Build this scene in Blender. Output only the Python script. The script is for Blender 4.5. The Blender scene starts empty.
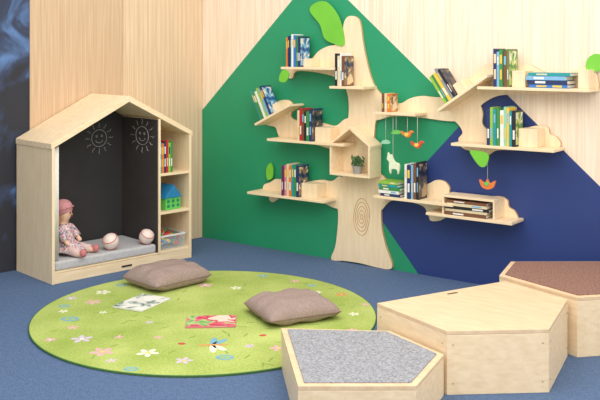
import bpy, bmesh, math, random
from mathutils import Vector, Matrix
random.seed(7)
D=bpy.data; SC=bpy.context.scene; COL=SC.collection
SC.view_settings.view_transform='Standard'

# ------------------------------------------------------------ materials
def lin(c):
    return tuple(((x/255.)/12.92 if x/255.<=.04045 else ((x/255.+.055)/1.055)**2.4) for x in c)+(1,)
MC={}
def nodes(name):
    m=D.materials.new(name); m.use_nodes=True
    nt=m.node_tree; b=nt.nodes['Principled BSDF']
    return m,nt,b
def plain(name,c,rough=.6,var=.06,scale=30,metal=0,bump=0):
    if name in MC: return MC[name]
    m,nt,b=nodes(name)
    tc=nt.nodes.new('ShaderNodeTexCoord'); n=nt.nodes.new('ShaderNodeTexNoise')
    n.inputs['Scale'].default_value=scale; n.inputs['Detail'].default_value=4
    nt.links.new(tc.outputs['Object'],n.inputs['Vector'])
    r=nt.nodes.new('ShaderNodeValToRGB')
    l=lin(c)
    r.color_ramp.elements[0].position=.3; r.color_ramp.elements[1].position=.7
    r.color_ramp.elements[0].color=tuple(x*(1-var) for x in l[:3])+(1,)
    r.color_ramp.elements[1].color=tuple(min(1,x*(1+var)) for x in l[:3])+(1,)
    nt.links.new(n.outputs['Fac'],r.inputs['Fac']); nt.links.new(r.outputs['Color'],b.inputs['Base Color'])
    b.inputs['Roughness'].default_value=rough; b.inputs['Metallic'].default_value=metal
    if bump:
        bp=nt.nodes.new('ShaderNodeBump'); bp.inputs['Strength'].default_value=bump; bp.inputs['Distance'].default_value=.004
        nt.links.new(n.outputs['Fac'],bp.inputs['Height']); nt.links.new(bp.outputs['Normal'],b.inputs['Normal'])
    MC[name]=m; return m
def wood(name,c1,c2,stretch=(1,1,1),scale=14,stripe=0,sper=.05,sc=None,rough=.5,lo=.32,hi=.68):
    if name in MC: return MC[name]
    m,nt,b=nodes(name)
    tc=nt.nodes.new('ShaderNodeTexCoord'); mp=nt.nodes.new('ShaderNodeMapping')
    mp.inputs['Scale'].default_value=stretch
    nt.links.new(tc.outputs['Object'],mp.inputs['Vector'])
    n=nt.nodes.new('ShaderNodeTexNoise'); n.inputs['Scale'].default_value=scale; n.inputs['Detail'].default_value=6; n.inputs['Distortion'].default_value=.4
    nt.links.new(mp.outputs['Vector'],n.inputs['Vector'])
    r=nt.nodes.new('ShaderNodeValToRGB'); r.color_ramp.elements[0].position=lo; r.color_ramp.elements[1].position=hi
    r.color_ramp.elements[0].color=lin(c2); r.color_ramp.elements[1].color=lin(c1)
    nt.links.new(n.outputs['Fac'],r.inputs['Fac'])
    out=r.outputs['Color']
    if stripe:
        w=nt.nodes.new('ShaderNodeTexWave'); w.wave_type='BANDS'; w.bands_direction='X'
        w.inputs['Scale'].default_value=.314/sper; w.inputs['Distortion'].default_value=0
        nt.links.new(tc.outputs['Object'],w.inputs['Vector'])
        rr=nt.nodes.new('ShaderNodeValToRGB'); rr.color_ramp.elements[0].position=.05; rr.color_ramp.elements[1].position=.45
        rr.color_ramp.elements[0].color=(stripe,)*3+(1,); rr.color_ramp.elements[1].color=(0,0,0,1)
        nt.links.new(w.outputs['Fac'],rr.inputs['Fac'])
        mx=nt.nodes.new('ShaderNodeMix'); mx.data_type='RGBA'
        nt.links.new(rr.outputs['Color'],mx.inputs[0]); nt.links.new(out,mx.inputs[6]); mx.inputs[7].default_value=lin(sc or c2)
        out=mx.outputs[2]
    nt.links.new(out,b.inputs['Base Color'])
    b.inputs['Roughness'].default_value=rough
    MC[name]=m; return m
def art(name,cols,scale=9):
    if name in MC: return MC[name]
    m,nt,b=nodes(name)
    tc=nt.nodes.new('ShaderNodeTexCoord'); v=nt.nodes.new('ShaderNodeTexNoise')
    v.inputs['Scale'].default_value=scale*1.6; v.inputs['Detail'].default_value=1.5; v.inputs['Distortion'].default_value=.6
    nt.links.new(tc.outputs['Object'],v.inputs['Vector'])
    r=nt.nodes.new('ShaderNodeValToRGB'); r.color_ramp.interpolation='CONSTANT'
    N=len(cols); e=r.color_ramp.elements; e[0].color=lin(cols[0]); e[0].position=0; e[1].color=lin(cols[1]); e[1].position=.40
    for i in range(2,N):
        x=e.new(.40+.22*(i-1)/max(1,N-1)); x.color=lin(cols[i])
    nt.links.new(v.outputs['Fac'],r.inputs['Fac']); nt.links.new(r.outputs['Color'],b.inputs['Base Color'])
    b.inputs['Roughness'].default_value=.4
    MC[name]=m; return m

PLY=wood('plywood_across',(248,225,188),(237,210,169),(1.2,6,10),5)
PLYV=wood('plywood_upright',(248,226,190),(238,212,172),(10,10,1.0),5)
PLYE=wood('plywood_edge',(212,175,126),(200,161,114),(1,1,20),8)
PLYT=wood('plywood_box_top',(233,206,169),(220,190,152),(2,12,6),3)
WALLW=wood('wall_pale_wood',(248,232,208),(236,214,186),(14,14,.35),5,.12,.036,(228,200,170),.55,.38,.62)
WALL1=wood('wall_tan_wood',(216,187,152),(200,167,132),(16,16,.35),6,.18,.018,(190,154,118),.55,.36,.64)
WALL2=wood('wall_light_tan_wood',(232,205,171),(217,187,152),(16,16,.35),6,.28,.04,(198,163,127),.55,.36,.64)
GREEN=plain('mural_green_paint',(34,148,102),.55,.04,3)
NAVY=plain('mural_navy_paint',(38,60,120),.55,.05,3)
LEAF=plain('leaf_green',(118,196,58),.45,.05,10)
WHITE=plain('white_paper',(240,238,230),.7,.03,60)
BLACK=plain('dark_board',(48,46,47),.7,.12,6)
BLACK2=plain('dark_board_warm',(60,56,55),.7,.10,6)
CHALK=plain('chalk_white',(190,190,186),.9,.1,90)

# ------------------------------------------------------------ helpers
def link(o,parent=None):
    COL.objects.link(o)
    if parent is not None: o.parent=parent
    return o
def tag(o,label,cat,group=None,kind=None):
    o['label']=label; o['category']=cat
    if group: o['group']=group
    if kind: o['kind']=kind
    return o
def empty(name,loc,rz=0,label='',cat='',group=None,ry=0):
    o=D.objects.new(name,None); o.empty_display_size=.05; o.location=loc; o.rotation_euler=(0,ry,rz)
    link(o); tag(o,label,cat,group); return o
def mobj(name,bm,mats,parent=None,smooth=False,bevel=0,seg=2):
    bmesh.ops.recalc_face_normals(bm,faces=bm.faces)
    me=D.meshes.new(name); bm.to_mesh(me); bm.free()
    for m in (mats if isinstance(mats,(list,tuple)) else [mats]): me.materials.append(m)
    if smooth:
        for p in me.polygons: p.use_smooth=True
    o=D.objects.new(name,me); link(o,parent)
    if bevel:
        b=o.modifiers.new('bevel','BEVEL'); b.width=bevel; b.segments=seg; b.limit_method='ANGLE'
    return o
def abox(bm,a,b,mi=0):
    x0,y0,z0=a;x1,y1,z1=b
    vs=[bm.verts.new(p) for p in [(x0,y0,z0),(x1,y0,z0),(x1,y1,z0),(x0,y1,z0),(x0,y0,z1),(x1,y0,z1),(x1,y1,z1),(x0,y1,z1)]]
    for f in [(0,3,2,1),(4,5,6,7),(0,1,5,4),(1,2,6,5),(2,3,7,6),(3,0,4,7)]:
        fc=bm.faces.new([vs[i] for i in f]); fc.material_index=mi
def box(name,a,b,mat,parent=None,bevel=.002):
    bm=bmesh.new(); abox(bm,a,b); return mobj(name,bm,mat,parent,bevel=bevel)
def aprism(bm,pts,y0,y1,mi=0,plane='XZ',side=None):
    if plane=='XZ': A=[bm.verts.new((p[0],y0,p[1])) for p in pts]; B=[bm.verts.new((p[0],y1,p[1])) for p in pts]
    elif plane=='YZ': A=[bm.verts.new((y0,p[0],p[1])) for p in pts]; B=[bm.verts.new((y1,p[0],p[1])) for p in pts]
    else: A=[bm.verts.new((p[0],p[1],y0)) for p in pts]; B=[bm.verts.new((p[0],p[1],y1)) for p in pts]
    f=bm.faces.new(A); f.material_index=mi
    f=bm.faces.new(list(reversed(B))); f.material_index=mi
    n=len(pts)
    for i in range(n):
        f=bm.faces.new([A[i],B[i],B[(i+1)%n],A[(i+1)%n]]); f.material_index=mi if side is None else side
def prism(name,pts,y0,y1,mat,parent=None,plane='XZ',bevel=.0,side=None):
    bm=bmesh.new(); aprism(bm,pts,y0,y1,0,plane,side); return mobj(name,bm,mat,parent,bevel=bevel)
def cr(pts,n=5,closed=True):
    out=[];N=len(pts)
    for i in range(N):
        p0,p1,p2,p3=[Vector(pts[(i+k)%N]) for k in (-1,0,1,2)]
        for j in range(n):
            t=j/n
            out.append(tuple(.5*((2*p1)+(p2-p0)*t+(2*p0-5*p1+4*p2-p3)*t*t+(3*p1-p0-3*p2+p3)*t**3)))
    return out
def asphere(bm,c,r,mi=0,seg=16,sc=(1,1,1),rot=None):
    M=Matrix.Translation(c)@(rot or Matrix.Identity(4))@Matrix.Diagonal((r*sc[0],r*sc[1],r*sc[2],1))
    res=bmesh.ops.create_uvsphere(bm,u_segments=seg,v_segments=max(6,seg//2+2),radius=1,matrix=M)
    for v in res['verts']:
        for f in v.link_faces: f.material_index=mi; f.smooth=True
def acone(bm,c,r1,r2,h,mi=0,seg=20,rot=None,cap=True):
    M=Matrix.Translation(c)@(rot or Matrix.Identity(4))@Matrix.Translation((0,0,h/2))
    res=bmesh.ops.create_cone(bm,cap_ends=cap,segments=seg,radius1=r1,radius2=r2,depth=h,matrix=M)
    for v in res['verts']:
        for f in v.link_faces: f.material_index=mi
def atube(bm,pts,r,mi=0,seg=6):
    pts=[Vector(p) for p in pts]; rings=[]
    for i,p in enumerate(pts):
        d=(pts[min(i+1,len(pts)-1)]-pts[max(i-1,0)]).normalized()
        a=d.orthogonal().normalized() if not rings else (la-d*la.dot(d)).normalized()
        la=a; b=d.cross(a); rr=r[i] if isinstance(r,(list,tuple)) else r
        rings.append([bm.verts.new(p+a*rr*math.cos(t*2*math.pi/seg)+b*rr*math.sin(t*2*math.pi/seg)) for t in range(seg)])
    for i in range(len(rings)-1):
        for j in range(seg):
            f=bm.faces.new([rings[i][j],rings[i][(j+1)%seg],rings[i+1][(j+1)%seg],rings[i+1][j]]); f.material_index=mi; f.smooth=True
    bm.faces.new(rings[0]).material_index=mi; bm.faces.new(rings[-1][::-1]).material_index=mi

# ------------------------------------------------------------ room shell
def carpet():
    m,nt,b=nodes('blue_carpet')
    tc=nt.nodes.new('ShaderNodeTexCoord')
    n=nt.nodes.new('ShaderNodeTexNoise'); n.inputs['Scale'].default_value=150; n.inputs['Detail'].default_value=3
    n2=nt.nodes.new('ShaderNodeTexNoise'); n2.inputs['Scale'].default_value=40; n2.inputs['Detail'].default_value=3
    nt.links.new(tc.outputs['Object'],n.inputs['Vector']); nt.links.new(tc.outputs['Object'],n2.inputs['Vector'])
    a=nt.nodes.new('ShaderNodeMath'); a.operation='MULTIPLY_ADD'; a.inputs[1].default_value=.75
    nt.links.new(n.outputs['Fac'],a.inputs[0]); 
    s=nt.nodes.new('ShaderNodeMath'); s.operation='MULTIPLY'; s.inputs[1].default_value=.25
    nt.links.new(n2.outputs['Fac'],s.inputs[0]); nt.links.new(s.outputs[0],a.inputs[2])
    r=nt.nodes.new('ShaderNodeValToRGB'); r.color_ramp.elements[0].position=.36; r.color_ramp.elements[1].position=.64
    r.color_ramp.elements[0].color=lin((62,86,122)); r.color_ramp.elements[1].color=lin((96,120,154))
    nt.links.new(a.outputs[0],r.inputs['Fac']); nt.links.new(r.outputs['Color'],b.inputs['Base Color'])
    b.inputs['Roughness'].default_value=.95
    bp=nt.nodes.new('ShaderNodeBump'); bp.inputs['Strength'].default_value=.4; bp.inputs['Distance'].default_value=.004
    nt.links.new(n.outputs['Fac'],bp.inputs['Height']); nt.links.new(bp.outputs['Normal'],b.inputs['Normal'])
    return m
fl=box('floor',(-1.6,-7,-.05),(7,.1,0),carpet(),bevel=0); fl['kind']='structure'
bm=bmesh.new()
abox(bm,(-.2,0.004,0),(6.5,.12,2.8),0)
aprism(bm,[(0,0),(0,1.03),(1.144,2.105),(2.6,.85),(2.3,0)],.002,.0041,1)
aprism(bm,[(1.985,0),(1.666,.363),(2.551,1.29),(3.98,0)],.0,.0042,2)
w=mobj('wall_right',bm,[WALLW,GREEN,NAVY]); w['kind']='structure'
def chalkwall():
    m,nt,b=nodes('smudged_chalk_wall')
    tc=nt.nodes.new('ShaderNodeTexCoord'); n=nt.nodes.new('ShaderNodeTexNoise'); n.inputs['Scale'].default_value=3.6; n.inputs['Detail'].default_value=7; n.inputs['Distortion'].default_value=.8
    nt.links.new(tc.outputs['Object'],n.inputs['Vector'])
    sx=nt.nodes.new('ShaderNodeSeparateXYZ'); nt.links.new(tc.outputs['Object'],sx.inputs[0])
    mr=nt.nodes.new('ShaderNodeMapRange'); mr.inputs['From Min'].default_value=.9; mr.inputs['From Max'].default_value=1.8; mr.inputs['To Min'].default_value=-.06; mr.inputs['To Max'].default_value=.14
    nt.links.new(sx.outputs[2],mr.inputs['Value'])
    ad=nt.nodes.new('ShaderNodeMath'); nt.links.new(n.outputs['Fac'],ad.inputs[0]); nt.links.new(mr.outputs[0],ad.inputs[1])
    r=nt.nodes.new('ShaderNodeValToRGB'); e=r.color_ramp.elements
    e[0].position=.45; e[0].color=lin((46,47,54)); e[1].position=.72; e[1].color=lin((96,132,184))
    x=e.new(.56); x.color=lin((54,64,88))
    nt.links.new(ad.outputs[0],r.inputs['Fac']); nt.links.new(r.outputs['Color'],b.inputs['Base Color']); b.inputs['Roughness'].default_value=.8
    return m
SL=.178; WALLANG=math.atan2(1,SL)
bm=bmesh.new()
abox(bm,(-1.485,0.0,0),(-.742,.12,2.8),0); abox(bm,(-.738,0.0,0),(.0,.12,2.8),1); abox(bm,(-5,.012,0),(-1.485,.13,2.8),2)
abox(bm,(-.742,0.004,0),(-.738,.12,2.8),3)
w=mobj('wall_left',bm,[WALL1,WALL2,chalkwall(),plain('seam_brown',(150,112,80))])
w.rotation_euler=(0,0,WALLANG); w['kind']='structure'

# ------------------------------------------------------------ playhouse
PX,PY=.23,-1.655
def hw(t,y,z): # playhouse frame -> world
    c,s=math.cos(WALLANG),math.sin(WALLANG)
    return (PX+t*c-y*s, PY+t*s+y*c, z)
ph=empty('playhouse_bookcase',(PX,PY,0),WALLANG,'light plywood gabled playhouse with reading nook and side shelves','bookcase')
DEP=.508; WD=1.105; CT=.575; DV=.82
box('side_panel',(0,0,0),(.02,DEP,.892),PLYV,ph); box('side_panel',(WD-.02,0,0),(WD,DEP,.90),PLYV,ph)
prism('roof_panel',[(-.006,.872),(-.006,.908),(CT,1.198),(CT,1.157)],-.004,DEP,PLY,ph,bevel=.002)
prism('roof_panel',[(CT+.001,1.198),(WD+.006,.924),(WD+.006,.888),(CT+.001,1.157)],-.004,DEP,PLY,ph,bevel=.002)
box('divider_panel',(DV,.002,.07),(DV+.018,DEP-.02,1.026),PLYV,ph)
for z in (.635,.362,.085): box('shelf',(DV+.018,.004,z-.018),(WD-.02,DEP-.02,z),PLY,ph)
box('plinth',(.02,.006,0),(WD-.02,.024,.066),PLY,ph)
box('maker_plate',(.52,.002,.024),(.60,.006,.036),plain('plate_dark',(60,50,40)),ph,bevel=0)
box('base_board',(.02,.006,.068),(DV,DEP-.02,.078),PLY,ph)
prism('back_panel',[(.02,.07),(.02,.878),(CT,1.154),(WD-.02,.89),(WD-.02,.07)],DEP-.02,DEP-.008,PLYV,ph)
def suncurve(P,r):
    bm=bmesh.new()
    atube(bm,[P(r*math.cos(a*.3),r*math.sin(a*.3)) for a in range(22)],.0015)
    for k in range(12):
        a=k*math.pi/6
        atube(bm,[P((r*1.25+q*r*.2)*math.cos(a)-.005*math.sin(q*2.5)*math.sin(a),(r*1.25+q*r*.2)*math.sin(a)+.005*math.sin(q*2.5)*math.cos(a)) for q in range(4)],.0014)
    for e in (-.35,.35): atube(bm,[P(e*r+.006*math.cos(a*.9),.25*r+.008*math.sin(a*.9)) for a in range(8)],.0014)
    atube(bm,[P(.55*r*math.cos(a),.55*r*math.sin(a)) for a in [math.pi*1.15+.7*math.pi*i/8 for i in range(9)]],.0015)
    return bm
cb=prism('chalkboard',[(.022,.08),(.022,.876),(CT,1.152),(DV-.001,1.024),(DV-.001,.08)],DEP-.035,DEP-.022,BLACK,ph); cb['label']='dark grey chalkboard back with a chalk sun drawing'
mobj('chalk_sun_drawing',suncurve(lambda a,b:(.62+a,DEP-.036,.87+b),.062),CHALK,cb)
cb=prism('chalkboard',[(.01,.08),(.01,1.02),(DEP-.036,1.02),(DEP-.036,.08)],DV-.008,DV-.0005,BLACK2,ph,'YZ'); cb['label']='dark grey chalkboard side with a chalk sun drawing'
mobj('chalk_sun_drawing',suncurve(lambda a,b:(DV-.009,.20-a*1.25,.895+b),.066),CHALK,cb)
bm=bmesh.new(); N=26
prev=None
for i in range(N+1):
    x=.022+.042*i/N; y=.035+.010*math.sin(i*1.3)
    a=bm.verts.new((x,y,.145)); b=bm.verts.new((x,y,.866+.5*(x-.02)))
    if prev: bm.faces.new([prev[0],a,b,prev[1]])
    prev=(a,b)
cu=mobj('curtain',bm,plain('curtain_white',(232,228,222),.9,.03,30),ph,smooth=True); cu['label']='pale fabric curtain gathered at the opening edge'
s=cu.modifiers.new('s','SOLIDIFY'); s.thickness=.002
mt=empty('seat_mat',hw(.42,.22,.0785),WALLANG,'thin pale grey speckled seat mat lying inside the playhouse','mat')
bm=bmesh.new(); abox(bm,(-.395,-.208,0),(.388,.24,.062)); mobj('mat_cushion',bm,plain('mat_grey',(190,189,190),.95,.08,50,0,.3),mt,bevel=.016,seg=3)
MATZ=.141
def ball(t,y,r,label,rot):
    bm=bmesh.new(); asphere(bm,(0,0,0),r,0,28)
    R=Matrix.Rotation(rot,4,'Z')@Matrix.Rotation(.6,4,'X')
    o=mobj('toy_ball',bm,plain('ball_white',(236,218,208),.5,.03,30),smooth=True); o.location=hw(t,y,MATZ+r+.001)
    for k in (-1,1):
        bm=bmesh.new(); pts=[]
        for i in range(33):
            a=i*2*math.pi/32; v=Vector((math.cos(a)*.86,math.sin(a)*.86,k*.5)).normalized()*r
            pts.append(R@v)
        atube(bm,pts,.0032); mobj('seam_stripe',bm,plain('seam_pink',(205,120,110)),o)
    tag(o,label,'ball')
ball(.48,.08,.056,'white toy ball with pinkish seams on the grey mat',.3)
ball(.754,.056,.053,'white toy ball with pink seams resting beside the shelf divider',1.4)

def doll():
    e=empty('rag_doll',hw(.195,.19,MATZ),math.radians(22),'seated rag doll with dusty pink cap and patterned dress','doll'); e.scale=(.92,.92,.94)
    SK=plain('doll_skin',(236,196,168),.8,.05,40)
    V=[((0,0,.04),.042),((-.006,0,.12),.04),((-.012,0,.19),.034),((-.012,0,.225),.022),((-.006,0,.262),.050),((.0,0,.305),.056),((.0,0,.34),.044),
       ((.02,.045,.035),.03),((.1,.065,.04),.024),((.165,.07,.022),.02),((.2,.072,.028),.022),((.215,.074,.05),.016),
       ((.02,-.045,.035),.03),((.1,-.075,.035),.024),((.16,-.095,.022),.02),((.195,-.1,.028),.022),((.21,-.102,.05),.016),
       ((-.01,.045,.19),.022),((.03,.08,.14),.018),((.065,.085,.095),.016),((.085,.08,.08),.017),
       ((-.01,-.045,.19),.022),((.03,-.085,.14),.018),((.065,-.09,.095),.016),((.085,-.085,.08),.017)]
    E=[(0,1),(1,2),(2,3),(3,4),(4,5),(5,6),(0,7),(7,8),(8,9),(9,10),(10,11),(0,12),(12,13),(13,14),(14,15),(15,16),(2,17),(17,18),(18,19),(19,20),(2,21),(21,22),(22,23),(23,24)]
    me=D.meshes.new('doll_body'); me.from_pydata([v for v,r in V],E,[]); me.materials.append(SK)
    o=D.objects.new('doll_body',me); link(o,e)
    o.modifiers.new('k','SKIN'); s=o.modifiers.new('s','SUBSURF'); s.levels=2; s.render_levels=2
    for i,(v,r) in enumerate(V): me.skin_vertices[0].data[i].radius=(r,r)
    me.skin_vertices[0].data[0].use_root=True
    DR=art('doll_dress_print',[(120,110,140),(206,196,200),(236,226,222),(206,130,140)],38)
    bm=bmesh.new()
    prof=[(.036,.218),(.056,.205),(.062,.17),(.062,.13),(.075,.095),(.1,.06),(.118,.03)]
    rings=[]
    for r,z in prof:
        rings.append([bm.verts.new((r*math.cos(a)*(1+.05*math.sin(9*a)*(z<.1))+(.035 if z<.08 else -.006),r*math.sin(a)*(1+.05*math.sin(9*a)*(z<.1)),z)) for a in [i*math.pi/20 for i in range(40)]])
    for i in range(len(rings)-1):
        for j in range(40): bm.faces.new([rings[i][j],rings[i][(j+1)%40],rings[i+1][(j+1)%40],rings[i+1][j]])
    d=mobj('dress',bm,DR,e,smooth=True); s=d.modifiers.new('s','SOLIDIFY'); s.thickness=.004
    for sg in (1,-1):
        bm=bmesh.new(); atube(bm,[(-.01,sg*.035,.20),(.006,sg*.065,.175),(.032,sg*.085,.14),(.052,sg*.088,.112)],[.022,.032,.028,.03],0,12); mobj('sleeve',bm,DR,e,smooth=True)
        yy=.065 if sg>0 else -.078
        bm=bmesh.new(); atube(bm,[(.02,sg*.04,.036),(.09,yy,.042),(.13,yy*1.1,.034),(.165,yy*1.15,.028)],[.03,.032,.029,.03],0,12); mobj('trouser_leg',bm,plain('doll_trousers',(222,190,186),.9,.1,60),e,smooth=True)
    bm=bmesh.new()
    asphere(bm,(-.018,0,.326),.070,0,24,(1,1,.92)); 
    atube(bm,[(-.014+.069*math.cos(a),.069*math.sin(a),.322+.018*math.cos(a)) for a in [i*math.pi/12 for i in range(25)]],.006,0,10)
    h=mobj('cap',bm,plain('hat_pink',(204,142,146),.9,.15,60,0,.4),e); h['label']='knitted dusty pink cap'
    for sgn in (-1,1):
        bm=bmesh.new()
        atube(bm,[(-.03,sgn*.054,.30),(-.026,sgn*.062,.27),(-.02,sgn*.062,.235),(-.01,sgn*.058,.205)],[.014,.017,.015,.008],0,10)
        mobj('hair',bm,plain('hair_brown',(176,120,84),.9,.15,60),e)
        bm=bmesh.new(); asphere(bm,(.052,sgn*.018,.297),.0055,0,10); mobj('eye',bm,plain('eye_dark',(40,30,30),.3),e)
    bm=bmesh.new(); asphere(bm,(.056,0,.285),.006,0,10); mobj('nose',bm,plain('nose_pink',(215,140,120)),e)
    bm=bmesh.new(); atube(bm,[(.052-.3*abs(q)**1.5*.2,q,.268+abs(q)*.3) for q in (-.014,-.007,0,.007,.014)],.002); mobj('mouth',bm,plain('mouth_red',(180,70,70)),e)
    for sgn,yy in ((1,.073),(-1,-.101)):
        bm=bmesh.new(); asphere(bm,(.207 if sgn>0 else .2,yy,.034),.027,0,14,(1,.85,1.05)); mobj('shoe',bm,plain('doll_shoe',(200,120,120),.8),e)
doll()

# ------------------------------------------------------------ books
PAL={'teal':(40,150,150),'navy':(38,52,98),'orange':(226,120,44),'red':(190,44,44),'green':(60,140,70),'lime':(150,190,70),'white':(236,234,226),
'cream':(226,208,168),'blue':(60,120,190),'sky':(130,180,214),'brown':(120,78,52),'black':(34,34,40),'yellow':(236,196,70),'pink':(220,120,140),'plum':(100,50,90),'grey':(140,142,148),'olive':(110,120,60),'mint':(150,205,170)}
def bmat(c): return plain('cover_'+c,PAL[c],.4,.05,20)
ARTS=[art('cover_art_dark',[(30,36,56),(60,76,110),(150,120,90),(220,200,160)],10),art('cover_art_brown',[(70,50,40),(120,86,60),(190,150,110),(226,206,170)],12),
 art('cover_art_blue',[(36,60,110),(60,110,170),(130,180,214),(236,226,200)],12),art('cover_art_green',[(60,110,80),(110,160,80),(190,206,120),(236,236,220)],12),
 art('cover_art_red',[(100,40,50),(196,56,50),(236,150,60),(240,216,190)],12),art('cover_art_night',[(24,28,44),(40,50,70),(90,80,80),(170,150,120)],9)]
def book(loc,th,h,dp,c,acc,label,group,ry=0,rz=0,artm=None,name='book',M=None,inset=.05):
    """origin: bottom centre at spine; spine faces local -Y, depth +Y"""
    bm=bmesh.new(); t=.0022
    abox(bm,(-th/2,0,0),(-th/2+t,dp,h),0); abox(bm,(th/2-t,0,0),(th/2,dp,h),0); abox(bm,(-th/2+t,0,0),(th/2-t,t,h),0)
    k=random.random()
    if k<.6: abox(bm,(-th/2+.004,-.0006,h*.62),(th/2-.004,.001,h*.86),1)
    if k>.3: abox(bm,(-th/2+.005,-.0006,h*.2),(th/2-.005,.001,h*.46),2)
    if artm: abox(bm,(th/2-.001,dp*inset,h*inset),(th/2+.0006,dp*(1-inset),h*(1-inset)),3)
    o=mobj(name,bm,[bmat(c),bmat(acc),bmat(random.choice(['white',acc,acc])),artm or bmat(c)])
    if M is not None: o.matrix_world=M
    else: o.location=loc; o.rotation_euler=(0,ry,rz)
    bm=bmesh.new(); abox(bm,(-th/2+t,t,.003),(th/2-t,dp-.004,h-.003)); mobj('pages',bm,WHITE,o)
    tag(o,label,'book',group)
    return o
def row(x0,z,ang,cols,hs,group,art_i,y=-.178,thk=.02,dp=.15):
    s=0; ca,sa=math.cos(ang),math.sin(ang)
    for i,c in enumerate(cols):
        th=thk*random.uniform(.75,1.2); 
        px=x0+(s+th/2)*ca; pz=z+(s+th/2)*sa
        last=i==len(cols)-1
        acc=random.choice([k for k in ('white','yellow','cream','sky') if k!=c])
        lab=('%s picture book with illustrated cover standing on the tree shelf'%c) if last else ('%s spined book standing in a row on the tree shelf'%c)
        book((px,y+random.uniform(0,.012),pz+.0008),th-.0012,hs*random.uniform(.88,1.0),dp*random.uniform(.85,1)-.012,c,acc,lab,group,ry=-ang,artm=ARTS[art_i] if last else None)
        s+=th+.0008
    return x0+s*ca
def stack(x0,z,cols,L,group,y=-.175,th0=.02,dp=.14):
    for c in cols:
        th=th0*random.uniform(.85,1.15)
        book((x0+random.uniform(0,.02),y+random.uniform(0,.012),z+th/2+.0008),th-.001,L*random.uniform(.88,1),dp,c,random.choice(['white','cream','yellow','sky']),'%s book lying flat in a stack on the tree shelf'%c,group,ry=math.pi/2)
        z+=th+.0006

# ------------------------------------------------------------ tree bookshelf
tr=empty('tree_bookshelf',(1.53,0,0),0,'plywood tree-shaped wall bookshelf with branches, shelves and green leaves','bookshelf')
OX=1.53
def S(pts): return [(x-OX,z) for x,z in pts]
def plate(name,pts,y,n=5):
    return prism(name,cr(S(pts),n),-y,-.001,[PLYV,PLYE],tr,bevel=.0,side=1)
def sh(x0,x1,z,ang=0,dp=.165,name='shelf'):
    L=(x1-x0)/math.cos(ang)
    bm=bmesh.new(); abox(bm,(0,-.02-dp,-.018),(L,-.001,0)); o=mobj(name,bm,PLY,tr,bevel=.002); o.location=(x0-OX,0,z); o.rotation_euler=(0,-ang,0); return o
def endbox(x0,x1,z,h,ang=0,dp=.12):
    bm=bmesh.new(); t=.012; L=x1-x0
    abox(bm,(0,-.02-dp,0),(t,-.022,h)); abox(bm,(L-t,-.02-dp,0),(L,-.022,h)); abox(bm,(t,-.02-dp,h-t),(L-t,-.022,h)); abox(bm,(t,-.035,0),(L-t,-.022,h-t)); abox(bm,(t,-.02-dp,0),(L-t,-.02-dp+t,h-t))
    o=mobj('bookend_box',bm,PLYV,tr,bevel=.0015); o.location=(x0-OX,0,z+.0005); o.rotation_euler=(0,-ang,0); return o
trunk=[(1.285,.0),(1.32,.10),(1.338,.22),(1.345,.34),(1.335,.44),(1.375,.56),(1.385,.70),(1.37,.80),(1.40,.90),(1.425,.99),(1.437,1.10),(1.425,1.20),(1.38,1.29),(1.30,1.36),(1.30,1.46),(1.31,1.54),(1.36,1.59),(1.385,1.65),(1.395,1.71),(1.425,1.75),(1.475,1.755),(1.52,1.73),(1.54,1.67),(1.55,1.60),(1.565,1.52),(1.585,1.44),(1.615,1.34),(1.66,1.25),(1.74,1.17),(1.74,1.09),(1.67,1.04),(1.650,.95),(1.645,.83),(1.65,.72),(1.70,.64),(1.76,.58),(1.76,.50),(1.71,.43),(1.705,.33),(1.715,.25),(1.745,.15),(1.792,.04),(1.765,.0),(1.65,.002),(1.530,.012),(1.40,.01)]
trunk=[(x,max(z,.004)) for x,z in trunk]
plate('trunk',trunk,.022)
plate('branch',[(.88,1.31),(.86,1.355),(.90,1.385),(.96,1.395),(1.04,1.415),(1.11,1.45),(1.17,1.505),(1.25,1.54),(1.33,1.55),(1.42,1.55),(1.44,1.46),(1.43,1.34),(1.38,1.30),(1.28,1.33),(1.14,1.352),(1.0,1.36),(.95,1.345),(.93,1.305)],.0205)
plate('branch',[(.66,.955),(.67,1.02),(.72,1.08),(.80,1.13),(.89,1.14),(.935,1.11),(.925,1.06),(.92,1.015),(.98,.99),(1.06,.99),(1.2,.985),(1.32,.97),(1.40,1.02),(1.46,1.01),(1.48,.80),(1.38,.78),(1.27,.80),(1.12,.825),(.95,.83),(.83,.835),(.795,.88),(.77,.93),(.71,.94)],.0195)
plate('branch',[(.655,.44),(.66,.485),(.72,.51),(.78,.54),(.86,.535),(.93,.505),(1.02,.51),(1.10,.55),(1.20,.57),(1.29,.57),(1.36,.61),(1.42,.56),(1.42,.40),(1.33,.375),(1.22,.40),(1.05,.42),(.84,.42),(.79,.385),(.74,.36),(.71,.385),(.72,.42)],.0205)
plate('branch',[(1.60,1.22),(1.68,1.175),(1.76,1.15),(1.86,1.15),(1.93,1.185),(2.02,1.205),(2.12,1.20),(2.22,1.21),(2.30,1.255),(2.38,1.34),(2.46,1.41),(2.54,1.43),(2.62,1.40),(2.70,1.41),(2.78,1.42),(2.85,1.385),(2.93,1.36),(3.02,1.375),(3.10,1.41),(3.17,1.395),(3.20,1.33),(3.18,1.27),(3.0,1.25),(2.75,1.235),(2.58,1.225),(2.48,1.18),(2.40,1.11),(2.33,1.06),(2.22,1.045),(2.0,1.06),(1.80,1.06),(1.62,1.03)],.0205)
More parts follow.
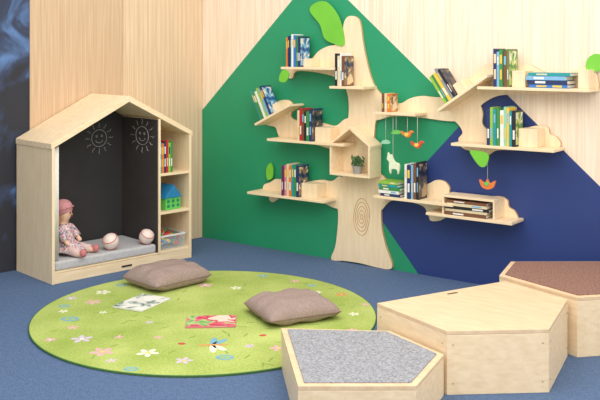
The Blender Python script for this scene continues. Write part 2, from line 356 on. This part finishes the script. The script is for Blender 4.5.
plate('branch',[(2.10,1.12),(2.25,1.20),(2.40,1.21),(2.46,1.12),(2.46,1.04),(2.51,.995),(2.58,.985),(2.66,1.005),(2.74,1.025),(2.82,1.045),(2.89,1.04),(2.905,1.0),(2.95,.98),(2.97,.93),(2.9,.895),(2.7,.885),(2.56,.875),(2.50,.84),(2.44,.82),(2.39,.855),(2.32,.875),(2.29,.93),(2.32,.98),(2.26,1.05),(2.16,1.07)],.0190)
plate('branch',[(1.60,.76),(1.67,.68),(1.74,.625),(1.83,.59),(1.92,.60),(2.00,.60),(2.07,.62),(2.13,.65),(2.19,.645),(2.225,.61),(2.23,.57),(2.30,.545),(2.40,.55),(2.50,.575),(2.58,.585),(2.63,.565),(2.64,.525),(2.68,.50),(2.685,.445),(2.5,.425),(2.25,.425),(2.16,.385),(2.09,.375),(2.07,.41),(2.03,.465),(1.9,.485),(1.78,.475),(1.70,.40),(1.62,.36)],.0205)
for k in range(5):
    bm=bmesh.new(); rx,rz=.010+.014*k,.018+.028*k
    atube(bm,[(.015+rx*math.cos(a)*(1+.1*math.sin(2*a)),-.0222,.34+rz*math.sin(a)) for a in [i*math.pi/12 for i in range(25)]],.0024,0,5)
    g=mobj('growth_ring',bm,plain('burnt_engraving',(192,148,100)),tr)
def leaf(pts,y=.024,n=4):
    return prism('leaf',cr(S(pts),n),-y,-y+.008,LEAF,tr)
leaf([(1.10,1.80),(1.14,1.855),(1.24,1.865),(1.33,1.79),(1.385,1.68),(1.40,1.55),(1.31,1.56),(1.23,1.60),(1.19,1.70)],.031)
leaf([(.94,1.29),(.95,1.345),(.985,1.372),(1.03,1.345),(1.00,1.285)],.19)
leaf([(.70,.53),(.69,.61),(.73,.66),(.755,.62),(.75,.55)],.03)
leaf([(3.13,1.40),(3.14,1.46),(3.19,1.49),(3.25,1.46),(3.22,1.40),(3.17,1.38)],.03)
leaf([(2.455,.87),(2.48,.885),(2.575,.87),(2.565,.80),(2.52,.79)],.19)
A2=math.radians(26); A6=math.radians(34)
sh(.95,1.42,1.392); sh(1.38,1.66,1.262); sh(.70,1.02,.965,A2); sh(.82,1.50,.862); sh(.63,1.33,.452)
sh(1.75,2.06,1.097); sh(2.22,2.56,1.13,A6); sh(2.50,3.20,1.285); sh(2.32,2.99,.922); sh(2.14,2.73,.462); sh(1.74,2.33,.532)
g1='books on the upper tree shelf'
x=row(.99,1.392,0,['orange','navy','teal','white','blue','green','navy'],.24,g1,2,thk=.020)
endbox(x+.003,x+.06,1.392,.06)
x=row(1.415,1.262,0,['black','cream','white','brown'],.235,'books on the small trunk shelf',0,thk=.022)
x=row(.75,.965+.05*math.tan(A2),A2,['teal','green','white','lime','sky','navy'],.235,'leaning books on the tilted shelf',2,thk=.021)
endbox(x+.004,x+.05,.965+(x+.004-.70)*math.tan(A2),.07,A2)
x=row(1.09,.862,0,['cream','red','brown','black','green','navy'],.235,'books on the middle tree shelf',5,thk=.021)
endbox(x+.003,x+.13,.862,.10)
x=row(.95,.452,0,['plum','pink','cream','orange','teal','green','navy'],.235,'books on the low tree shelf',0,thk=.02)
endbox(x+.003,x+.14,.452,.10)
x=row(1.80,1.097,0,['brown','cream','orange'],.135,'small books on the narrow shelf',1,thk=.02,dp=.12)
x=row(2.27,1.13+.05*math.tan(A6),A6,['lime','green','yellow','grey','black'],.23,'leaning books on the tilted branch shelf',5,thk=.02)
endbox(x+.004,x+.08,1.13+(x+.004-2.22)*math.tan(A6),.08,A6)
x=row(2.60,1.285,0,['navy','sky','green','brown','olive'],.245,'upright books on the top branch shelf',3,thk=.021)
endbox(x+.003,x+.09,1.285,.10)
stack(x+.105,1.285,['blue','navy','sky','teal'],.26,'flat books stacked on the top branch shelf',th0=.022)
endbox(3.12,3.18,1.285,.11)
x=row(2.56,.922,0,['navy','lime','teal','green','white','mint','yellow','teal','black'],.245,'books on the middle branch shelf',3,thk=.021)
endbox(x+.003,x+.12,.922,.11)
bm=bmesh.new(); abox(bm,(0,-.17,0),(.012,-.022,.108)); abox(bm,(.348,-.17,0),(.36,-.022,.108)); abox(bm,(.012,-.034,0),(.348,-.022,.108)); abox(bm,(.0,-.17,.108),(.36,-.022,.121))
o=mobj('book_holder',bm,PLY,tr,bevel=.0015); o.location=(2.25-OX,0,.4625)
stack(2.268,.462,['brown','cream','black','cream','brown'],.30,'brown and cream flat books stacked in the low wooden holder',y=-.178,th0=.018,dp=.125)
stack(1.77,.532,['navy','white','green','teal','lime'],.16,'flat books stacked by the trunk',th0=.019,dp=.13)
x=row(1.975,.532,0,['white','navy','sky','brown','black'],.25,'upright books by the trunk',5,thk=.023)
# nesting box
nb=D.objects.new('nesting_box',None); link(nb,tr); nb.location=(1.54-OX,-.0225,.64); nb['label']='small plywood house-shaped shelf box on the trunk'
W2=.165
def nbp(pts): return prism('box_panel',pts,-.15,-.0005,PLY,nb,bevel=.001)
nbp([(-W2,0),(W2,0),(W2,.014),(-W2,.014)]); nbp([(-W2,.014),(-W2+.014,.014),(-W2+.014,.215),(-W2,.205)]); nbp([(W2-.014,.014),(W2,.014),(W2,.205),(W2-.014,.215)])
nbp([(-W2-.006,.203),(-W2-.006,.221),(0,.345),(0,.325)]); nbp([(0,.325),(0,.345),(W2+.006,.221),(W2+.006,.203)])
pp=empty('potted_plant',(1.56,-.10,.6545),0,'small grey pot with bushy green plant in the wooden house box','plant')
bm=bmesh.new(); acone(bm,(0,0,0),.028,.038,.055); mobj('pot',bm,plain('pot_grey',(150,150,146),.7),pp)
bm=bmesh.new()
for i in range(60):
    a=random.uniform(0,6.28); r=random.uniform(0,.045); z=.06+random.uniform(0,.055)
    R=Matrix.Rotation(a,4,'Z')@Matrix.Rotation(random.uniform(-.9,.9),4,'Y')
    asphere(bm,(r*math.cos(a),r*math.sin(a),z),.014,0,6,(.45,.25,1.1),R)
fo=mobj('foliage',bm,plain('foliage_green',(74,110,62),.6,.25,60),pp); fo['kind']='stuff'
def hang(name,x,ztop,zfig,label,build,mat,y=-.15,sc=1,wing=None):
    e=empty(name,(x,y,zfig),0,label,'ornament')
    bm=bmesh.new(); atube(bm,[(0,0,.0),(0,0,ztop-zfig)],.0012); mobj('string',bm,plain('string_white',(225,222,212),.8),e)
    bm=bmesh.new(); build(bm); bmesh.ops.scale(bm,vec=(sc,1,sc),verts=bm.verts); mobj('figure',bm,mat,e,bevel=.001)
    if wing:
        bm=bmesh.new(); aprism(bm,cr([(-.02,.004),(-.004,.012),(.014,.006),(.004,-.012),(-.012,-.01)],3),-.010,-.0065); o=mobj('wing',bm,wing,e); o['label']='contrasting coloured centre piece'
def fbird(bm): aprism(bm,cr([(-.046,.022),(-.03,.014),(-.012,.008),(.008,.012),(.02,.026),(.034,.026),(.048,.016),(.034,.010),(.022,-.012),(.0,-.022),(-.02,-.012),(-.042,.002)],3),-.006,.006)
def fstrip(bm): aprism(bm,cr([(-.04,-.012),(-.018,.014),(.026,.014),(.04,-.006),(.008,-.014)],3),-.006,.006)
def frabbit(bm):
    aprism(bm,cr([(-.05,.06),(-.045,.09),(-.03,.07),(-.01,.075),(.0,.05),(.02,.015),(.06,.0),(.065,-.045),(.05,-.09),(.04,-.05),(-.01,-.05),(-.02,-.09),(-.035,-.05),(-.035,.01),(-.055,.03)],3),-.007,.007)
def fflower(bm): aprism(bm,cr([(-.048,.018),(-.03,.012),(-.014,.004),(0,.026),(.014,.004),(.03,.012),(.048,.018),(.036,-.016),(.012,-.03),(-.012,-.03),(-.036,-.016)],3),-.006,.006)
ORG=plain('ornament_orange',(228,124,60),.6); REDM=plain('ornament_red',(214,80,56),.6); YEL=plain('ornament_yellow',(238,200,90),.6); GRN=plain('ornament_green',(110,190,90),.6)
hang('hanging_rabbit',1.875,1.079,.755,'cream wooden rabbit ornament hanging on a string',frabbit,plain('cream_felt',(225,232,200),.9),sc=.8)
hang('hanging_bird',1.985,1.079,.955,'orange bird ornament with yellow wing hanging from the shelf',fbird,ORG,wing=YEL)
hang('hanging_bird',2.06,1.079,.89,'red bird ornament with yellow wing hanging from the shelf',fbird,REDM,sc=1.05,wing=YEL)
hang('hanging_leaf',1.905,1.079,.965,'green leaf ornament hanging from the shelf',fstrip,GRN,-.16,.9)
hang('hanging_leaf',1.80,1.079,.89,'pale green leaf ornament hanging from the shelf',fstrip,plain('ornament_mint',(150,205,170),.6),-.12,.9)
hang('hanging_flower',2.555,.904,.68,'orange tulip ornament with green centre hanging from the shelf',fflower,ORG,sc=1.15,wing=GRN)

# ------------------------------------------------------------ playhouse shelf contents
def pbook(t,z,th,h,c,dp,acc,group,y=.03,a=None):
    M=Matrix.Translation(hw(t,y,z))@Matrix.Rotation(WALLANG,4,'Z')
    book(None,th,h,dp,c,acc,'%s book standing on the playhouse shelf'%c,group,artm=a,M=M)
t=.846
for i,(c,ac) in enumerate([('teal','white'),('orange','yellow'),('navy','white'),('red','cream'),('lime','navy'),('green','white')]):
    th=.019; pbook(t+th/2,.6365,th-.001,.21+.02*random.random(),c,.17,ac,'books on the playhouse top shelf',a=ARTS[3] if i==5 else None); t+=th
e=empty('toy_house',hw(.965,.10,.363),WALLANG+.1,'green toy house with pitched blue roof and window holes','toy')
bm=bmesh.new(); abox(bm,(-.07,-.06,0),(.07,.06,.085),0)
for sx in (-.045,0,.045):
    for z in (.016,.050): abox(bm,(sx-.012,-.0615,z),(sx+.012,-.059,z+.022),1)
for sy in (-.03,.025):
    for z in (.016,.050): abox(bm,(.069,sy-.012,z),(.0715,sy+.012,z+.022),1)
mobj('house_body',bm,[plain('toy_green',(104,200,92),.4),plain('toy_darkgreen',(30,130,90),.5)],e,bevel=.001)
bm=bmesh.new(); aprism(bm,[(-.08,.0855),(.08,.0855),(0,.18)],-.068,.068,0,'XZ'); o=mobj('roof',bm,plain('toy_blue',(40,130,180),.4),e,bevel=.002); o['label']='blue toy roof'
e=empty('toy_box',hw(.955,.15,.0862),WALLANG,'shallow clear plastic box filled with red and blue toys','box')
bm=bmesh.new(); abox(bm,(-.108,-.13,0),(.108,.13,.004))
for a,b in [((-.108,-.13,.004),(-.105,.13,.095)),((.105,-.13,.004),(.108,.13,.095)),((-.105,-.13,.004),(.105,-.127,.095)),((-.105,.127,.004),(.105,.13,.095))]: abox(bm,a,b)
cm,nt,b=nodes('clear_plastic'); b.inputs['Base Color'].default_value=(.85,.95,.95,1); b.inputs['Roughness'].default_value=.15; b.inputs['Alpha'].default_value=.14
mobj('tray',bm,cm,e)
tm=[plain('t_red',(220,60,54)),plain('t_blue',(50,110,190)),plain('t_green',(80,180,80)),plain('t_yellow',(240,200,80)),plain('t_white',(235,235,235))]
bm=bmesh.new()
for i in range(90):
    a=random.uniform(0,3); R=Matrix.Rotation(a,4,'Z')@Matrix.Rotation(a*2,4,'X')
    asphere(bm,(random.uniform(-.08,.08),random.uniform(-.10,.10),.028+random.uniform(0,.06)),.024,[0,1,0,2,2,3,4][i%7],8,(1,.7,.6),R)
o=mobj('toy_filling',bm,tm,e); o['kind']='stuff'
bm=bmesh.new(); abox(bm,(-.112,-.137,.092),(-.105,.137,.104)); abox(bm,(.105,-.137,.092),(.112,.137,.104)); abox(bm,(-.112,-.137,.092),(.112,-.129,.104))
mobj('box_rim',bm,plain('rim_white',(226,226,222),.4),e)

# ------------------------------------------------------------ rug
RX,RY,RR=1.46,-1.535,.972
rg=empty('round_rug',(RX,RY,0),0,'round lime green rug printed with meadow flowers and dragonfly','rug')
def rugmat():
    m,nt,b=nodes('rug_green')
    tc=nt.nodes.new('ShaderNodeTexCoord'); n=nt.nodes.new('ShaderNodeTexNoise'); n.inputs['Scale'].default_value=2.6; n.inputs['Detail'].default_value=4
    n2=nt.nodes.new('ShaderNodeTexNoise'); n2.inputs['Scale'].default_value=90; n2.inputs['Detail'].default_value=3
    for q in (n,n2): nt.links.new(tc.outputs['Object'],q.inputs['Vector'])
    a=nt.nodes.new('ShaderNodeMath'); a.operation='MULTIPLY_ADD'; a.inputs[1].default_value=.45
    s=nt.nodes.new('ShaderNodeMath'); s.operation='MULTIPLY'; s.inputs[1].default_value=.55
    nt.links.new(n.outputs['Fac'],s.inputs[0]); nt.links.new(n2.outputs['Fac'],a.inputs[0]); nt.links.new(s.outputs[0],a.inputs[2])
    r=nt.nodes.new('ShaderNodeValToRGB'); r.color_ramp.elements[0].position=.38; r.color_ramp.elements[1].position=.62
    r.color_ramp.elements[0].color=lin((146,168,70)); r.color_ramp.elements[1].color=lin((190,202,116))
    nt.links.new(a.outputs[0],r.inputs['Fac']); nt.links.new(r.outputs['Color'],b.inputs['Base Color']); b.inputs['Roughness'].default_value=.95
    bp=nt.nodes.new('ShaderNodeBump'); bp.inputs['Strength'].default_value=.35; bp.inputs['Distance'].default_value=.003
    nt.links.new(n2.outputs['Fac'],bp.inputs['Height']); nt.links.new(bp.outputs['Normal'],b.inputs['Normal']); return m
bm=bmesh.new(); acone(bm,(0,0,.0005),RR-.006,RR-.008,.0105,0,128); mobj('rug_pile',bm,rugmat(),rg)
bm=bmesh.new(); atube(bm,[((RR-.006)*math.cos(a),(RR-.006)*math.sin(a),.0068) for a in [i*2*math.pi/128 for i in range(129)]],.0048,0,8)
o=mobj('rug_edge',bm,plain('rug_border',(64,112,56),.9),rg); o['label']='dark green stitched edge'
bm=bmesh.new(); zf=.0112
def disc(cx,cy,rx,ry,ang,mi,z0=0):
    pts=[]
    for i in range(18):
        a=i*2*math.pi/18; x=rx*math.cos(a); y=ry*math.sin(a)
        pts.append((cx+x*math.cos(ang)-y*math.sin(ang)-RX,cy+x*math.sin(ang)+y*math.cos(ang)-RY))
    aprism(bm,pts,zf-.001,zf+z0+.0004,mi,'XY')
def flower(cx,cy,r,pm,cm,n=5):
    r*=.8
    for k in range(n):
        a=k*2*math.pi/n+cx*7; disc(cx+r*.62*math.cos(a),cy+r*.62*math.sin(a),r*.42,r*.26,a,pm,.0002*k/n)
    disc(cx,cy,r*.22,r*.22,0,cm,.0006)
def ring(cx,cy,r,pm):
    disc(cx,cy,r,r*.8,.5,pm,.0001); disc(cx,cy,r*.62,r*.45,.5,8,.0004); disc(cx,cy,r*.25,r*.2,.5,pm,.0008)
FLW=[(1.487,-2.322,.075,1,2),(1.251,-2.254,.07,7,0),(1.680,-2.196,.07,0,2),(.654,-1.598,.06,0,1),(.773,-1.777,.06,1,2),(1.051,-1.101,.06,1,0),(1.87,-.76,.05,4,2),
    (1.90,-2.17,.055,7,2),(2.156,-1.76,.055,1,2),(.86,-1.30,.05,7,4),(1.20,-.70,.045,3,2),(1.13,-2.36,.04,1,0),(1.25,-1.03,.045,0,2),(1.06,-2.16,.04,1,2),(1.45,-.68,.04,1,2),(.60,-1.8,.045,7,0),(2.15,-1.05,.04,0,2),
    (1.38,-2.12,.035,1,2),(1.62,-2.38,.035,7,2),(.98,-1.88,.03,0,2),(1.55,-2.0,.03,1,2),(2.02,-1.82,.035,7,1),(1.72,-.80,.035,0,2),(.78,-2.0,.035,0,2),(2.3,-1.3,.04,1,2),(1.33,-1.85,.03,7,2),(2.1,-.85,.035,1,2)]
for f in FLW: flower(*f)
for rgs in [(.929,-2.072,.05,3),(.70,-1.93,.035,3),(2.20,-1.52,.045,3),(2.03,-2.02,.045,3),(1.78,-2.40,.035,3),(.62,-1.42,.035,3),(1.60,-.70,.03,3)]: ring(*rgs)
for a in (.9,1.5,-.9,-1.5): disc(1.86+.055*math.cos(.7+a),-1.92+.055*math.sin(.7+a),.058,.018,.7+a,3 if a>0 else 0,.0003)
disc(1.86,-1.92,.08,.011,.7,4,.0008)
disc(1.72,-2.0,.02,.015,.4,5,.0005); disc(1.97,-1.65,.02,.015,1.1,5,.0005)
for k in range(60):
    a=random.uniform(0,6.28); r=random.uniform(.3,.92); disc(RX+r*math.cos(a),RY+r*math.sin(a),.03,.005,a+random.uniform(-1,1),6,.0001)
o=mobj('flower_print',bm,[plain('print_white',(230,232,206),.9),plain('print_pink',(222,172,176),.9),plain('print_yellow',(222,204,110),.9),plain('print_blue',(120,172,190),.9),plain('print_orange',(214,150,90),.9),plain('print_red',(196,84,70),.9),plain('print_leaf',(136,164,72),.9),plain('print_lilac',(206,190,206),.9),plain('print_field',(168,186,92),.9)],rg); o['kind']='stuff'
RUGZ=.0122

# ------------------------------------------------------------ cushions
def cushion(loc,rz,sx,sy,h,label,seed):
    bm=bmesh.new(); N=36; rnd=random.Random(seed); ph1=[rnd.uniform(0,6) for _ in range(4)]
    def pt(u,v,s):
        e=max(0,(1-abs(u)**4))*max(0,(1-abs(v)**4))
        z=s*h/2*(e**.5)
        cn=(u*u*v*v)**2
        x=u*sx/2*(1-.03*(1-v*v)*abs(u)**4-.04*cn); y=v*sy/2*(1-.03*(1-u*u)*abs(v)**4-.04*cn)
        edge=(max(abs(u),abs(v)))**2
        z+=s*.007*edge*(1-edge)*4*(math.sin(9*u+ph1[0])+math.sin(11*v+ph1[1])+math.sin(8*(u+v)+ph1[2]))/2
        if s>0: z-=.010*math.exp(-((u-.1)**2+(v+.05)**2)*8)
        if s<0: z=-min(h/2*.92,-z) if z<0 else z
        return Vector((x,y,max(.002,h/2+z*(1 if s>0 else .98)-.016*edge)))
    top={};bot={}
    for i in range(N+1):
        for j in range(N+1):
            u=math.sin((-1+2*i/N)*math.pi/2); v=math.sin((-1+2*j/N)*math.pi/2)
            top[i,j]=bm.verts.new(pt(u,v,1))
            if i in(0,N) or j in (0,N): bot[i,j]=top[i,j]
            else: bot[i,j]=bm.verts.new(pt(u,v,-1))
    for i in range(N):
        for j in range(N):
            bm.faces.new([top[i,j],top[i+1,j],top[i+1,j+1],top[i,j+1]])
            try: bm.faces.new([bot[i,j],bot[i,j+1],bot[i+1,j+1],bot[i+1,j]])
            except ValueError: pass
    o=mobj('floor_cushion',bm,plain('cushion_taupe',(156,136,127),.9,.14,90,0,.35),smooth=True)
    o.location=loc; o.rotation_euler=(0,0,rz); tag(o,label,'cushion')
    pts=[]
    for i in range(N): pts.append(pt(-1+2*i/N,-1,1))
    for i in range(N): pts.append(pt(1,-1+2*i/N,1))
    for i in range(N): pts.append(pt(1-2*i/N,1,1))
    for i in range(N+1): pts.append(pt(-1,1-2*i/N,1))
    bm=bmesh.new(); atube(bm,pts,.004,0,6); mobj('piping',bm,plain('piping_taupe',(138,114,104),.9),o)
cushion((.825,-1.215,RUGZ),math.radians(82),.45,.38,.13,'square taupe floor cushion lying on the rug edge near the playhouse',1)
cushion((1.88,-1.28,RUGZ),math.radians(62),.44,.40,.12,'square taupe floor cushion lying flat on the green rug',2)

# ------------------------------------------------------------ books on the rug
def flatbook(cx,cy,ang,L,Wd,colr,artm,label):
    M=Matrix.Translation((cx,cy,RUGZ+.0055))@Matrix.Rotation(ang,4,'Z')@Matrix(((0,0,-1,L/2),(0,1,0,-Wd/2),(1,0,0,0),(0,0,0,1)))
    book(None,.009,L,Wd,colr,'white',label,'picture books on the rug',artm=artm,M=M,inset=.012)
flatbook(1.03,-1.625,math.radians(100),.29,.21,'white',art('rug_cover_grey',[(110,130,120),(186,196,186),(232,232,222),(244,240,232)],8),'white and grey picture book lying on the green rug')
flatbook(1.605,-1.65,math.radians(40),.27,.19,'pink',art('rug_cover_multi',[(110,170,90),(170,206,130),(226,100,124),(200,56,84),(240,214,196)],6),'pink and green picture book lying on the green rug')

# ------------------------------------------------------------ hexagonal podiums
def off(pts,d):
    n=len(pts); out=[]; area=sum(pts[i][0]*pts[(i+1)%n][1]-pts[(i+1)%n][0]*pts[i][1] for i in range(n)); s=1 if area>0 else -1
    for i in range(n):
        a,b,c=[Vector(pts[(i+k)%n]) for k in (-1,0,1)]
        n1=Vector((-(b-a).y,(b-a).x)).normalized()*s; n2=Vector((-(c-b).y,(c-b).x)).normalized()*s
        bi=(n1+n2).normalized(); k=d/max(.3,bi.dot(n1)); out.append(tuple(b+bi*k))
    return out
def podium(pts,h,label,carpetmat=None,rim=.028):
    cx=sum(p[0] for p in pts)/len(pts); cy=sum(p[1] for p in pts)/len(pts)
    P=[(x-cx,y-cy) for x,y in pts]
    e=empty('podium_seat',(cx,cy,0),0,label,'podium')
    n=len(P); I=off(P,.018)
    for i in range(n):
        q=[P[i],P[(i+1)%n],I[(i+1)%n],I[i]]
        prism('side_panel',q,0.0,h-.0185,PLY,e,'XY',bevel=.0015)
    prism('top_panel',P,h-.018,h,PLYT,e,'XY',bevel=.002)
    if carpetmat:
        prism('carpet_top',off(P,rim),h-.001,h+.006,carpetmat,e,'XY',bevel=.002)
    else:
        for i in range(n):
            a,b=Vector(P[i]),Vector(P[(i+1)%n])
            for f in (.06,.94):
                for z in (.05,h-.06):
                    p=a+(b-a)*f; bm=bmesh.new(); asphere(bm,(p.x,p.y,z),.004,0,8); mobj('screw',bm,plain('screw_metal',(190,175,150),.4,0,10,.5),e)
        an=math.atan2(.77,.35); q=[]
        for i in range(16):
            a=i*math.pi/8; xx=.012*math.cos(a)+(.022 if math.cos(a)>0 else -.022); yy=.009*math.sin(a)
            q.append((2.85-cx+xx*math.cos(an)-yy*math.sin(an),-1.215-cy+xx*math.sin(an)+yy*math.cos(an)))
        prism('hand_slot',q,h-.002,h+.0008,plain('hole_dark',(96,72,52)),e,'XY')
GC=plain('carpet_grey_tile',(150,151,156),.95,.4,110,0,.8); BC=plain('carpet_brown_tile',(140,104,90),.95,.45,110,0,.8)
podium([(2.30,-1.92),(2.80,-2.455),(3.175,-2.175),(3.095,-1.785),(2.74,-1.645)],.18,'low pentagonal plywood podium topped with grey carpet',GC)
podium([(2.633,-1.588),(3.103,-1.771),(3.451,-1.478),(3.355,-.975),(2.965,-.83)],.28,'pentagonal plain plywood podium box with dark hand slot')
podium([(2.915,-.79),(3.40,-.965),(3.76,-.57),(3.70,-.18),(3.265,-.14),(2.84,-.46)],.295,'hexagonal plywood podium topped with brown carpet',BC)

# ------------------------------------------------------------ lights, world, camera
wd=D.worlds.new('world'); SC.world=wd; wd.use_nodes=True
wd.node_tree.nodes['Background'].inputs[0].default_value=(1,.985,.965,1); wd.node_tree.nodes['Background'].inputs[1].default_value=1.1
def area(name,loc,size,energy,target,col=(1,1,1)):
    l=D.lights.new(name,'AREA'); l.shape='RECTANGLE'; l.size=size[0]; l.size_y=size[1]; l.energy=energy; l.color=col
    o=D.objects.new(name,l); link(o); o.location=loc; o.rotation_euler=(Vector(target)-Vector(loc)).to_track_quat('-Z','Y').to_euler(); tag(o,'added soft rectangular area light, no fixture seen','light'); return o
area('added_area_light',(2.4,-2.4,3.0),(2.6,2.6),58,(1.5,-1.2,0),(1,.975,.94))  # unseen area lamp added overhead for bright, soft light
area('added_area_light',(5.2,-3.2,2.9),(2.0,2.0),56,(1.4,-.6,.6),(1,.98,.96))  # second added lamp, off to the right, no fixture seen there
cam=D.cameras.new('camera'); cam.sensor_width=36
cam.lens=876/600*36; cam.shift_y=-148/600.
co=D.objects.new('camera',cam); link(co); co.location=(4.87,-5.23,1.5)
co.rotation_euler=(math.pi/2,0,math.atan2(.596,.803)); SC.camera=co
